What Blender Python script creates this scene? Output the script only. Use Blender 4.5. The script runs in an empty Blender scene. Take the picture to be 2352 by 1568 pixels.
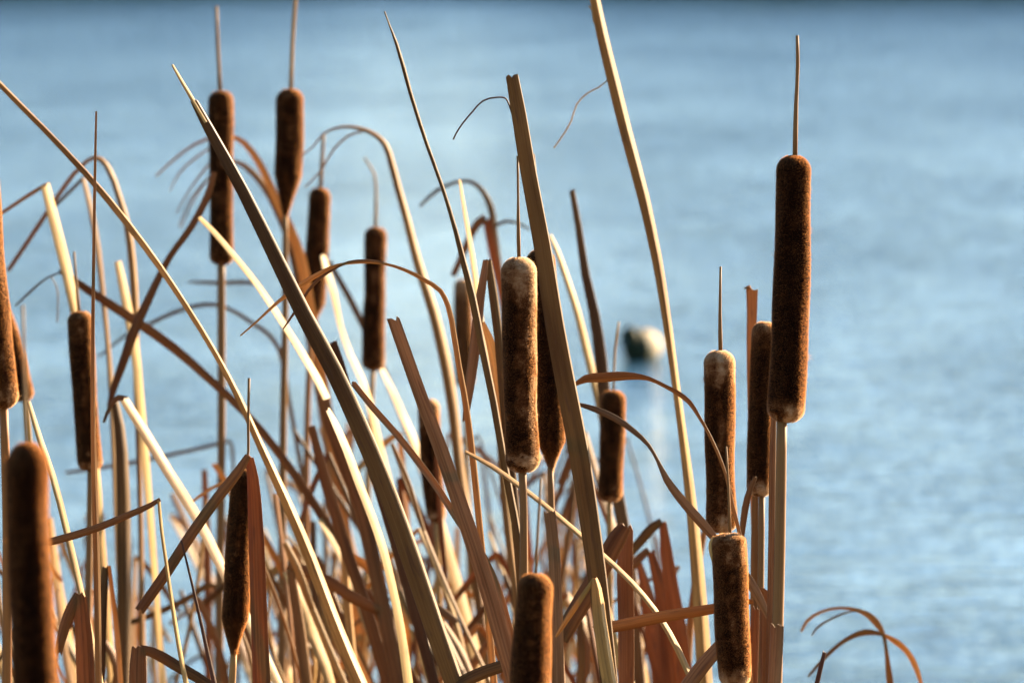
import bpy, math, random
import numpy as np
from mathutils import Vector, Matrix, noise

rnd = random.Random(11)
sc = bpy.context.scene
col = sc.collection

# ------------------------------------------------------------------ camera
CAM_H = 2.9
PITCH = 0.0611            # radians below the horizon
LENS, SENSOR = 280.0, 36.0
FOCUS = 6.0
cd = bpy.data.cameras.new('camera')
cam = bpy.data.objects.new('camera', cd)
col.objects.link(cam)
cam.location = (0, 0, CAM_H)
cam.rotation_euler = (math.pi / 2 - PITCH, 0, 0)
cd.lens, cd.sensor_width = LENS, SENSOR
cd.clip_start, cd.clip_end = 0.1, 6000
cd.dof.use_dof = True
cd.dof.focus_distance = FOCUS
cd.dof.aperture_fstop = 23.5
sc.camera = cam

# ------------------------------------------------------------------ sky, sun, exposure
SUN_EL = math.radians(20)
SUN_AZ = math.radians(47)          # clockwise from the view direction (+Y)
w = bpy.data.worlds.new('World'); sc.world = w; w.use_nodes = True
nt = w.node_tree; nt.nodes.clear()
sky = nt.nodes.new('ShaderNodeTexSky'); sky.sky_type = 'NISHITA'; sky.sun_disc = False
sky.sun_elevation, sky.sun_rotation = SUN_EL, SUN_AZ
sky.air_density, sky.dust_density, sky.ozone_density = 1.0, 0.4, 3.2
bg = nt.nodes.new('ShaderNodeBackground'); bg.inputs[1].default_value = 0.052
out = nt.nodes.new('ShaderNodeOutputWorld')
nt.links.new(sky.outputs[0], bg.inputs[0]); nt.links.new(bg.outputs[0], out.inputs[0])
sd = bpy.data.lights.new('sun', 'SUN'); sun = bpy.data.objects.new('sun', sd); col.objects.link(sun)
sd.energy, sd.angle, sd.color = 5.0, math.radians(0.6), (1.0, 0.77, 0.49)
sdir = Vector((math.sin(SUN_AZ) * math.cos(SUN_EL), math.cos(SUN_AZ) * math.cos(SUN_EL), math.sin(SUN_EL)))
sun.rotation_euler = sdir.to_track_quat('Z', 'Y').to_euler()
sun.location = (8, 8, 8)
vs = sc.view_settings
sc.display_settings.display_device = 'sRGB'
vs.view_transform, vs.look, vs.exposure, vs.gamma = 'Standard', 'None', 2.86, 1.0
sc.cycles.use_denoising = True
sc.cycles.max_bounces = 10
sc.cycles.transmission_bounces = 8
sc.cycles.sample_clamp_indirect = 6

# ------------------------------------------------------------------ helpers
DW, DH = 2352.0, 1568.0            # the grid the photograph was measured on
FWD = Vector((0, math.cos(PITCH), -math.sin(PITCH)))
UP = Vector((0, math.sin(PITCH), math.cos(PITCH)))
RIGHT = Vector((1, 0, 0))
CAMP = Vector((0, 0, CAM_H))
K = SENSOR / LENS / DW             # tangent per measured pixel


def at(x, y, d):
    return CAMP + (FWD + RIGHT * ((x - DW / 2) * K) + UP * ((DH / 2 - y) * K)) * d


def spread(d):
    return d if 5.6 <= d <= 6.45 else (6.45 + (d - 6.45) * 1.4 if d > 6 else 5.6 - (5.6 - d) * 1.3)


def px(wd, d):
    return wd * K * d


def ground_z(y):
    prof = [(-400, 1.9), (-40, 1.5), (-3, 1.3), (3, 0.75), (5.5, 0.3), (8, 0.08), (11, -0.05), (14, -0.5), (25, -1.6),
            (140, -1.6), (162, -0.35), (168.5, 0.12), (174, 0.9), (200, 1.8), (400, 3), (6000, 12)]
    for (a, za), (b, zb) in zip(prof, prof[1:]):
        if y <= b:
            t = max(0.0, (y - a) / (b - a))
            return za + (zb - za) * t
    return prof[-1][1]


def link_mesh(name, verts, faces, mat, parent=None, uvs=None, smooth=True, crease=False):
    me = bpy.data.meshes.new(name)
    me.from_pydata([tuple(v) for v in verts], [], faces)
    if uvs is not None:
        uvl = me.uv_layers.new(name='UVMap')
        idx = np.empty(len(me.loops), dtype=np.int32); me.loops.foreach_get('vertex_index', idx)
        uvl.data.foreach_set('uv', np.asarray(uvs, dtype=np.float32)[idx].ravel())
    if smooth:
        me.polygons.foreach_set('use_smooth', [True] * len(me.polygons))
    me.materials.append(mat)
    me.update()
    if crease:
        me.set_sharp_from_angle(angle=0.55)
    o = bpy.data.objects.new(name, me); col.objects.link(o)
    if parent is not None:
        o.parent = parent
        o.matrix_parent_inverse = parent.matrix_world.inverted()
    return o


def tag(o, label=None, cat=None, group=None, kind=None):
    if label: o['label'] = label
    if cat: o['category'] = cat
    if group: o['group'] = group
    if kind: o['kind'] = kind
    return o


def empty(name, loc):
    o = bpy.data.objects.new(name, None); col.objects.link(o)
    o.location = loc; o.empty_display_size = 0.05
    o.matrix_world = Matrix.Translation(loc)
    return o


def catmull(P, step):
    """P: list of tuples of floats; resample a smooth curve through them."""
    P = [np.array(p, dtype=float) for p in P]
    if len(P) == 2:
        n = max(2, int(np.linalg.norm((P[1] - P[0])[:3]) / step))
        return [P[0] + (P[1] - P[0]) * i / n for i in range(n + 1)]
    out = []
    ext = [2 * P[0] - P[1]] + P + [2 * P[-1] - P[-2]]
    for i in range(1, len(ext) - 2):
        p0, p1, p2, p3 = ext[i - 1:i + 3]
        n = max(2, int(np.linalg.norm((p2 - p1)[:3]) / step))
        l1 = max(1e-6, np.linalg.norm((p2 - p1)[:3])); l0 = max(1e-6, np.linalg.norm((p1 - p0)[:3])); l2 = max(1e-6, np.linalg.norm((p3 - p2)[:3]))
        m1 = ((p2 - p1) / l1 * l0 + (p1 - p0) / l0 * l1) / (l0 + l1) * l1
        m2 = ((p3 - p2) / l2 * l1 + (p2 - p1) / l1 * l2) / (l1 + l2) * l1
        for k in range(n):
            t = k / n
            out.append((2*t**3 - 3*t*t + 1) * p1 + (t**3 - 2*t*t + t) * m1 + (-2*t**3 + 3*t*t) * p2 + (t**3 - t*t) * m2)
    out.append(P[-1])
    return out


def to_ground(first, second, wd, end_w):
    """points from the ground up to `first` (the lowest measured point), bending towards the vertical"""
    d = (first - second).normalized()
    if d.z > -0.35:
        d = (d + Vector((0, 0, -0.6))).normalized()
    p = first.copy(); res = []
    for k in range(60):
        d = (d * 0.86 + Vector((0, 0, -1)) * 0.14).normalized()
        p = p + d * 0.16
        res.append(p.copy())
        if p.z <= ground_z(p.y) - 0.03:
            break
    n = len(res)
    pts = [(*q, wd + (end_w - wd) * (i + 1) / n) for i, q in enumerate(res)]
    return pts[::-1]


# ------------------------------------------------------------------ materials
def new_mat(name):
    m = bpy.data.materials.new(name); m.use_nodes = True
    t = m.node_tree; t.nodes.clear()
    o = t.nodes.new('ShaderNodeOutputMaterial')
    return m, t, o


def N(t, typ, **kw):
    n = t.nodes.new(typ)
    for k, v in kw.items():
        setattr(n, k, v)
    return n


def mixc(t, fac, a, b, mode='MIX'):
    n = N(t, 'ShaderNodeMix', data_type='RGBA', blend_type=mode)
    for sock, v in ((n.inputs[0], fac), (n.inputs[6], a), (n.inputs[7], b)):
        if hasattr(v, 'default_value') or hasattr(v, 'is_linked'):
            t.links.new(v, sock)
        elif isinstance(v, (tuple, list)):
            sock.default_value = (*v[:3], 1)
        else:
            sock.default_value = v
    return n.outputs[2]


def math_n(t, op, a, b=None, c=None, clamp=False):
    n = N(t, 'ShaderNodeMath', operation=op, use_clamp=clamp)
    for i, v in enumerate((a, b, c)):
        if v is None: continue
        if hasattr(v, 'is_linked'): t.links.new(v, n.inputs[i])
        else: n.inputs[i].default_value = v
    return n.outputs[0]


def ramp(t, fac, stops, interp='LINEAR'):
    n = N(t, 'ShaderNodeValToRGB'); n.color_ramp.interpolation = interp
    e = n.color_ramp.elements
    while len(e) < len(stops): e.new(0.5)
    for el, (p, c) in zip(e, stops):
        el.position = p; el.color = (*c, 1) if isinstance(c, (tuple, list)) else (c, c, c, 1)
    t.links.new(fac, n.inputs[0])
    return n.outputs[0]


def noise_n(t, vec, scale, detail=2, rough=0.5, dist=0.0):
    n = N(t, 'ShaderNodeTexNoise'); n.inputs['Scale'].default_value = scale
    n.inputs['Detail'].default_value = detail; n.inputs['Roughness'].default_value = rough
    n.inputs['Distortion'].default_value = dist
    if vec is not None: t.links.new(vec, n.inputs['Vector'])
    return n.outputs[0]


def mapping(t, vec, scale, loc=None):
    n = N(t, 'ShaderNodeMapping'); n.inputs['Scale'].default_value = scale
    t.links.new(vec, n.inputs['Vector'])
    if loc is not None: t.links.new(loc, n.inputs['Location'])
    return n.outputs[0]


def leaf_material():
    m, t, o = new_mat('dry_leaf')
    uv = N(t, 'ShaderNodeUVMap').outputs[0]
    oi = N(t, 'ShaderNodeObjectInfo')
    off = N(t, 'ShaderNodeCombineXYZ')
    t.links.new(math_n(t, 'MULTIPLY', oi.outputs['Random'], 37.0), off.inputs[1])
    t.links.new(math_n(t, 'MULTIPLY', oi.outputs['Random'], 91.0), off.inputs[0])
    fine = noise_n(t, mapping(t, uv, (9, 1.6, 1), off.outputs[0]), 1.0, 4, 0.7)     # fine ribs running along
    soft = noise_n(t, mapping(t, uv, (1.6, 9.0, 1), off.outputs[0]), 1.0, 3, 0.55)   # slow colour drift
    spots = noise_n(t, mapping(t, uv, (3.2, 24.0, 1), off.outputs[0]), 1.0, 3, 0.6)   # brown mould flecks
    speck = noise_n(t, mapping(t, uv, (13.0, 260.0, 1), off.outputs[0]), 1.0, 2, 0.6)
    c = mixc(t, 1.0, oi.outputs['Color'], ramp(t, fine, [(0.32, 0.6), (0.5, 1.0), (0.68, 1.3)]), 'MULTIPLY')
    c = mixc(t, 1.0, c, ramp(t, soft, [(0.28, (0.62, 0.55, 0.46)), (0.52, (1, 1, 1)), (0.75, (1.22, 1.2, 1.12))]), 'MULTIPLY')
    drift = noise_n(t, mapping(t, uv, (0.4, 3.4, 1), off.outputs[0]), 1.0, 2, 0.6)
    c = mixc(t, 1.0, c, ramp(t, drift, [(0.34, (0.62, 0.50, 0.40)), (0.5, (1, 1, 1)), (0.66, (1.15, 1.18, 1.2))]), 'MULTIPLY')
    c = mixc(t, ramp(t, spots, [(0.57, 0.0), (0.68, 0.6)]), c, (0.075, 0.036, 0.016))
    c = mixc(t, ramp(t, speck, [(0.60, 0.0), (0.75, 0.35)]), c, (0.13, 0.07, 0.035))
    b = N(t, 'ShaderNodeBump'); b.inputs['Strength'].default_value = 0.6; b.inputs['Distance'].default_value = 0.0008
    t.links.new(fine, b.inputs['Height'])
    p = N(t, 'ShaderNodeBsdfPrincipled')
    t.links.new(c, p.inputs['Base Color']); t.links.new(b.outputs[0], p.inputs['Normal'])
    t.links.new(ramp(t, soft, [(0.3, 0.65), (0.7, 0.45)]), p.inputs['Roughness'])
    p.inputs['Specular IOR Level'].default_value = 0.14
    tr = N(t, 'ShaderNodeBsdfTranslucent')
    t.links.new(mixc(t, 1.0, c, (1.35, 1.12, 0.85), 'MULTIPLY'), tr.inputs[0])
    mx = N(t, 'ShaderNodeMixShader'); mx.inputs[0].default_value = 0.36
    t.links.new(p.outputs[0], mx.inputs[1]); t.links.new(tr.outputs[0], mx.inputs[2])
    t.links.new(mx.outputs[0], o.inputs[0])
    return m


def stem_material():
    m, t, o = new_mat('dry_stem')
    uv = N(t, 'ShaderNodeUVMap').outputs[0]
    oi = N(t, 'ShaderNodeObjectInfo')
    off = N(t, 'ShaderNodeCombineXYZ')
    t.links.new(math_n(t, 'MULTIPLY', oi.outputs['Random'], 53.0), off.inputs[1])
    fine = noise_n(t, mapping(t, uv, (14, 4.0, 1), off.outputs[0]), 1.0, 3, 0.6)
    blot = noise_n(t, mapping(t, uv, (3.0, 22.0, 1), off.outputs[0]), 1.0, 4, 0.6)
    c = mixc(t, 1.0, oi.outputs['Color'], ramp(t, fine, [(0.3, 0.75), (0.7, 1.2)]), 'MULTIPLY')
    c = mixc(t, ramp(t, blot, [(0.56, 0.0), (0.72, 0.75)]), c, (0.07, 0.035, 0.02))
    p = N(t, 'ShaderNodeBsdfPrincipled')
    t.links.new(c, p.inputs['Base Color']); p.inputs['Roughness'].default_value = 0.6; p.inputs['Specular IOR Level'].default_value = 0.1
    b = N(t, 'ShaderNodeBump'); b.inputs['Strength'].default_value = 0.25; b.inputs['Distance'].default_value = 0.0005
    t.links.new(fine, b.inputs['Height']); t.links.new(b.outputs[0], p.inputs['Normal'])
    t.links.new(p.outputs[0], o.inputs[0])
    return m


def spike_material():
    m, t, o = new_mat('cattail_velvet')
    at_ = N(t, 'ShaderNodeAttribute', attribute_name='wear_and_sun')
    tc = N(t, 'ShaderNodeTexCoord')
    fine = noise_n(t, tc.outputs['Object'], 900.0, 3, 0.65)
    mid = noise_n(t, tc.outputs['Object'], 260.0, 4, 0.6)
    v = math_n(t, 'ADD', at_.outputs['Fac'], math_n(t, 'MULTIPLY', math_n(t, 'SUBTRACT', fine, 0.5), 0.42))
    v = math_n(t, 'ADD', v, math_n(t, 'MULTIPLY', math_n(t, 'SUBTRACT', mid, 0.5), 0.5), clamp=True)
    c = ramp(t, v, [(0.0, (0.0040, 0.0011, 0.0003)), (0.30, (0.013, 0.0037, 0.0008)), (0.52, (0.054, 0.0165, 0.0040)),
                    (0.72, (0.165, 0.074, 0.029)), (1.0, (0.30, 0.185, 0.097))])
    p = N(t, 'ShaderNodeBsdfPrincipled')
    t.links.new(c, p.inputs['Base Color']); p.inputs['Roughness'].default_value = 0.95
    p.inputs['Specular IOR Level'].default_value = 0.03
    p.inputs['Sheen Weight'].default_value = 0.15; p.inputs['Sheen Roughness'].default_value = 0.3
    p.inputs['Sheen Tint'].default_value = (0.85, 0.5, 0.28, 1)
    b = N(t, 'ShaderNodeBump'); b.inputs['Strength'].default_value = 0.9; b.inputs['Distance'].default_value = 0.0007
    t.links.new(math_n(t, 'ADD', fine, mid), b.inputs['Height']); t.links.new(b.outputs[0], p.inputs['Normal'])
    t.links.new(p.outputs[0], o.inputs[0])
    return m


def fuzz_material():
    m, t, o = new_mat('cattail_fuzz')
    at_ = N(t, 'ShaderNodeAttribute', attribute_name='wear_and_sun')
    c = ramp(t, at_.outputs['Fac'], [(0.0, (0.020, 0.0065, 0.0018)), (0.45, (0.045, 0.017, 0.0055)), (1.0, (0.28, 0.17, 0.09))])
    p = N(t, 'ShaderNodeBsdfPrincipled'); t.links.new(c, p.inputs['Base Color']); p.inputs['Roughness'].default_value = 0.7
    p.inputs['Specular IOR Level'].default_value = 0.03
    tr = N(t, 'ShaderNodeBsdfTranslucent'); t.links.new(ramp(t, at_.outputs['Fac'], [(0.0, (0.44, 0.17, 0.052)), (0.45, (0.50, 0.235, 0.09)), (1.0, (0.75, 0.55, 0.35))]), tr.inputs[0])
    mx = N(t, 'ShaderNodeMixShader'); mx.inputs[0].default_value = 0.6
    t.links.new(p.outputs[0], mx.inputs[1]); t.links.new(tr.outputs[0], mx.inputs[2])
    t.links.new(mx.outputs[0], o.inputs[0])
    return m


def water_material():
    m, t, o = new_mat('pond_water')
    tc = N(t, 'ShaderNodeTexCoord').outputs['Object']
    h0 = noise_n(t, mapping(t, tc, (0.9, 0.7, 1)), 1.0, 2, 0.5, 0.5)         # slow swell
    h1 = noise_n(t, mapping(t, tc, (2.6, 4.4, 1)), 1.0, 3, 0.5, 0.4)         # wind ripples
    h2 = noise_n(t, mapping(t, tc, (14.0, 17.0, 1)), 1.0, 2, 0.6)
    gust = noise_n(t, mapping(t, tc, (0.30, 0.10, 1)), 1.0, 3, 0.6, 0.6)     # gusts: rougher and calmer water
    g = ramp(t, gust, [(0.36, 0.65), (0.64, 1.25)])
    hh = math_n(t, 'ADD', math_n(t, 'MULTIPLY', h1, 0.082), math_n(t, 'MULTIPLY', h2, 0.010))
    hh = math_n(t, 'ADD', math_n(t, 'MULTIPLY', hh, g), math_n(t, 'MULTIPLY', h0, 0.028))
    b = N(t, 'ShaderNodeBump'); b.inputs['Strength'].default_value = 1.0; b.inputs['Distance'].default_value = 1.0
    t.links.new(hh, b.inputs['Height'])
    p = N(t, 'ShaderNodeBsdfPrincipled')
    p.inputs['Base Color'].default_value = (0.020, 0.060, 0.095, 1)
    p.inputs['Roughness'].default_value = 0.08; p.inputs['IOR'].default_value = 1.333
    t.links.new(b.outputs[0], p.inputs['Normal'])
    t.links.new(p.outputs[0], o.inputs[0])
    return m


def plain(name, c, rough=0.7, var=0.35, scale=6.0, spec=0.3):
    m, t, o = new_mat(name)
    tc = N(t, 'ShaderNodeTexCoord').outputs['Object']
    n = noise_n(t, tc, scale, 4, 0.6)
    cc = mixc(t, 1.0, c, ramp(t, n, [(0.3, 1 - var), (0.7, 1 + var)]), 'MULTIPLY')
    p = N(t, 'ShaderNodeBsdfPrincipled'); t.links.new(cc, p.inputs['Base Color'])
    p.inputs['Roughness'].default_value = rough; p.inputs['Specular IOR Level'].default_value = spec
    b = N(t, 'ShaderNodeBump'); b.inputs['Strength'].default_value = 0.3; b.inputs['Distance'].default_value = 0.01
    t.links.new(n, b.inputs['Height']); t.links.new(b.outputs[0], p.inputs['Normal'])
    t.links.new(p.outputs[0], o.inputs[0])
    return m


LEAF, STEM, SPIKE, FUZZ, WATER = leaf_material(), stem_material(), spike_material(), fuzz_material(), water_material()
MUD = plain('bank_soil', (0.11, 0.085, 0.05), 0.95, 0.5, 1.3)
SCRUB = plain('far_scrub', (0.035, 0.040, 0.018), 0.8, 0.5, 0.8)

# ------------------------------------------------------------------ setting: ground, water, far shore
ys = [-400, -150, -40, -15, -6, -3, 0, 3, 5.5, 8, 11, 14, 20, 25, 60, 140, 155, 162, 166, 168.5, 171, 174, 186, 200, 260, 400, 900, 2500, 6000]
xs = [-4000, -1500, -600, -250, -120, -60, -30, -15, -7, -3, 0, 3, 7, 15, 30, 60, 120, 250, 600, 1500, 4000]
V, F = [], []
for j, y in enumerate(ys):
    for i, x in enumerate(xs):
        jit = 0.06 * noise.noise(Vector((x * 0.3, y * 0.3, 0))) if -10 < y < 12 else 0.5 * noise.noise(Vector((x * 0.02, y * 0.02, 3))) * (y > 172)
        V.append((x, y, ground_z(y) + jit))
for j in range(len(ys) - 1):
    for i in range(len(xs) - 1):
        a = j * len(xs) + i
        F.append((a, a + 1, a + 1 + len(xs), a + len(xs)))
tag(link_mesh('ground', V, F, MUD), kind='structure')
tag(link_mesh('water', [(-1500, 8.6, 0), (1500, 8.6, 0), (1500, 169, 0), (-1500, 169, 0)], [(0, 1, 2, 3)], WATER, smooth=False), kind='structure')


def scrub():
    """the low dark scrub along the far shore: one mass, far beyond what can be counted"""
    r = random.Random(5)
    V, F = [], []
    for k in range(2800):
        x = r.uniform(-42, 42); y = 169.5 + abs(r.gauss(0, 2.2))
        hgt = (0.7 + 1.1 * (0.5 + 0.5 * noise.noise(Vector((x * 0.12, 1.7, 0))))) * r.uniform(0.6, 1.1)
        hgt *= 1 + 2.2 * min(1, max(0, (x + 1) / 7)) + 2.0 * min(1, max(0, (-x - 3) / 5))
        base = ground_z(y)
        for q in range(int(34 * (0.6 + 0.4 * hgt))):
            a = r.uniform(0, 2 * math.pi); rr = r.uniform(0, 0.75) * (1 - 0.5 * r.random())
            c = Vector((x + rr * math.cos(a), y + rr * math.sin(a), base + hgt * r.random() ** 0.8))
            s = r.uniform(0.10, 0.24)
            u = Vector((r.gauss(0, 1), r.gauss(0, 1), r.gauss(0, 1))).normalized() * s
            v = Vector((r.gauss(0, 1), r.gauss(0, 1), r.gauss(0, 1))).normalized() * s
            n = len(V); V += [c - u, c + v, c + u, c - v]; F.append((n, n + 1, n + 2, n + 3))
    o = link_mesh('shoreline_scrub', V, F, SCRUB, smooth=False)
    tag(o, 'dark low scrub lining the far shore of the pond', 'scrub', kind='stuff')


scrub()

# ------------------------------------------------------------------ leaves
TONE = {
    'gold': (0.335, 0.19, 0.052), 'tan': (0.245, 0.127, 0.037), 'brown': (0.155, 0.072, 0.022), 'rust': (0.195, 0.073, 0.018),
    'olive': (0.126, 0.064, 0.0165), 'grey': (0.185, 0.104, 0.043), 'dark': (0.070, 0.030, 0.0095), 'pale': (0.385, 0.245, 0.082),
    'purple': (0.10, 0.044, 0.025),
}
NA = 7     # points across each face of a blade


def blade(name, pts, d, tone, parent=None, root=True, roll=0.0, roll2=None, cup=0.25, thick=0.16, end='cut', seed=None, keel=0.0):
    """a leaf blade through measured points (x, y, width[, depth offset]), root first; root=True carries it down to the ground"""
    r = random.Random(hash((round(pts[0][0]), round(pts[0][1]), len(pts))) if seed is None else seed)
    W = []
    d = spread(d)
    for q in pts:
        dd = d + (q[3] if len(q) > 3 else 0)
        W.append((*at(q[0], q[1], dd), px(q[2], dd)))
    if root:
        g = to_ground(Vector(W[0][:3]), Vector(W[1][:3]), W[0][3], max(0.011, W[0][3] * 0.9))
        W = g + W
    C = catmull(W, 0.012 if not root else 0.02)
    n = len(C)
    if roll2 is None: roll2 = roll + r.uniform(-0.25, 0.25)
    verts, uvs, faces = [], [], []
    L = 0.0
    ph = r.uniform(0, 6.28)
    jag = [r.uniform(-1, 1) for _ in range(2 * NA)]
    prev = None
    for i, c in enumerate(C):
        p = Vector(c[:3]); wd = max(0.0012, c[3])
        T = (Vector(C[min(n - 1, i + 1)][:3]) - Vector(C[max(0, i - 1)][:3])).normalized()
        if i: L += (p - Vector(C[i - 1][:3])).length
        view = (CAMP - p).normalized()
        S = T.cross(view)
        if S.length < 1e-4: S = prev.copy()
        S.normalize(); prev = S.copy()
        Nn = S.cross(T).normalized()
        if Nn.dot(view) < 0: Nn = -Nn; S = -S
        a = roll + (roll2 - roll) * i / (n - 1) + 0.10 * math.sin(L * 9 + ph)
        ca, sa = math.cos(a), math.sin(a)
        S2 = S * ca + Nn * sa; N2 = Nn * ca - S * sa
        eff = wd / max(0.34, abs(ca) + sa * 2.7 * keel) * (1 + 0.035 * noise.noise(Vector((L * 14, ph, 0))))
        th = max(0.0009, thick * wd)
        k = (n - 1 - i)
        for side in (0, 1):
            for j in range(NA):
                u = j / (NA - 1) * 2 - 1
                if side: u = -u
                arch = (1 - u * u)
                z = cup * eff * 0.5 * (arch - 0.5)
                prof = th * 0.5 * math.sqrt(max(0.02, 1 - u ** 4))
                ridge = 0.05 * th * math.sin(u * 14 + ph)
                if keel > 0:      # D-shaped section: a broad face and a narrower flank turned back on the right
                    uk = 1 - 2 * keel
                    dep = 2.7 * keel * eff
                    if not side:
                        t_ = j / (NA - 1)
                        u = -1 + (uk + 1) * t_ / 0.6 if t_ <= 0.6 else uk + (1 - uk) * (t_ - 0.6) / 0.4
                        zz = (0.06 * eff * (1 - ((u + 1) / (uk + 1) * 2 - 1) ** 2)) if u <= uk else -(u - uk) * 0.5 * eff * 2.7
                    else:
                        zz = -dep * (u + 1) * 0.5 - th * 0.25
                    z, prof = zz, 0.0
                q = p + S2 * (u * eff * 0.5) + N2 * (z + (prof + ridge if not side else -prof))
                if k == 0 and end == 'cut':
                    jj = j if not side else NA - 1 - j
                    q = q + T * (jag[jj] * wd * 0.26)
                verts.append(q)
                uvs.append((0.5 + u * 0.5 + side * 1.3, L))
    R = 2 * NA
    for i in range(n - 1):
        for j in range(R):
            a, b = i * R + j, i * R + (j + 1) % R
            faces.append((a, b, b + R, a + R))
    for base, flip in ((0, True), ((n - 1) * R, False)):
        for j in range(NA - 1):
            q = (base + j, base + j + 1, base + R - 2 - j, base + R - 1 - j)
            faces.append(q[::-1] if flip else q)
    o = link_mesh(name, verts, faces, LEAF, parent, uvs, crease=True)
    c = TONE[tone]; f = r.uniform(0.9, 1.1)
    o.color = (c[0] * f * r.uniform(0.97, 1.03), c[1] * f, c[2] * f * r.uniform(0.94, 1.06), 1)
    return o


def tube(name, W, mat, parent, tone, sides=10, bulge=0.0, seed=1):
    C = catmull(W, 0.02); n = len(C); verts, uvs, faces = [], [], []
    L = 0
    for i, c in enumerate(C):
        p = Vector(c[:3]); rad = max(0.0005, c[3] * 0.5)
        T = (Vector(C[min(n - 1, i + 1)][:3]) - Vector(C[max(0, i - 1)][:3])).normalized()
        if i: L += (p - Vector(C[i - 1][:3])).length
        S = T.cross(Vector((0, 1, 0.01))).normalized(); Nn = S.cross(T)
        wob = 1 + bulge * noise.noise(Vector((L * 30, seed, 0)))
        for j in range(sides + 1):
            a = 2 * math.pi * j / sides
            if j < sides:
                verts.append(p + (S * math.cos(a) + Nn * math.sin(a)) * rad * wob)
                uvs.append((1 - abs(2 * j / sides - 1), L))
    for i in range(n - 1):
        for j in range(sides):
            a, b = i * sides + j, i * sides + (j + 1) % sides
            faces.append((a, b, b + sides, a + sides))
    faces.append(tuple(range(sides))[::-1]); faces.append(tuple((n - 1) * sides + j for j in range(sides)))
    o = link_mesh(name, verts, faces, mat, parent, uvs)
    o.color = (*TONE[tone], 1)
    return o


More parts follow.
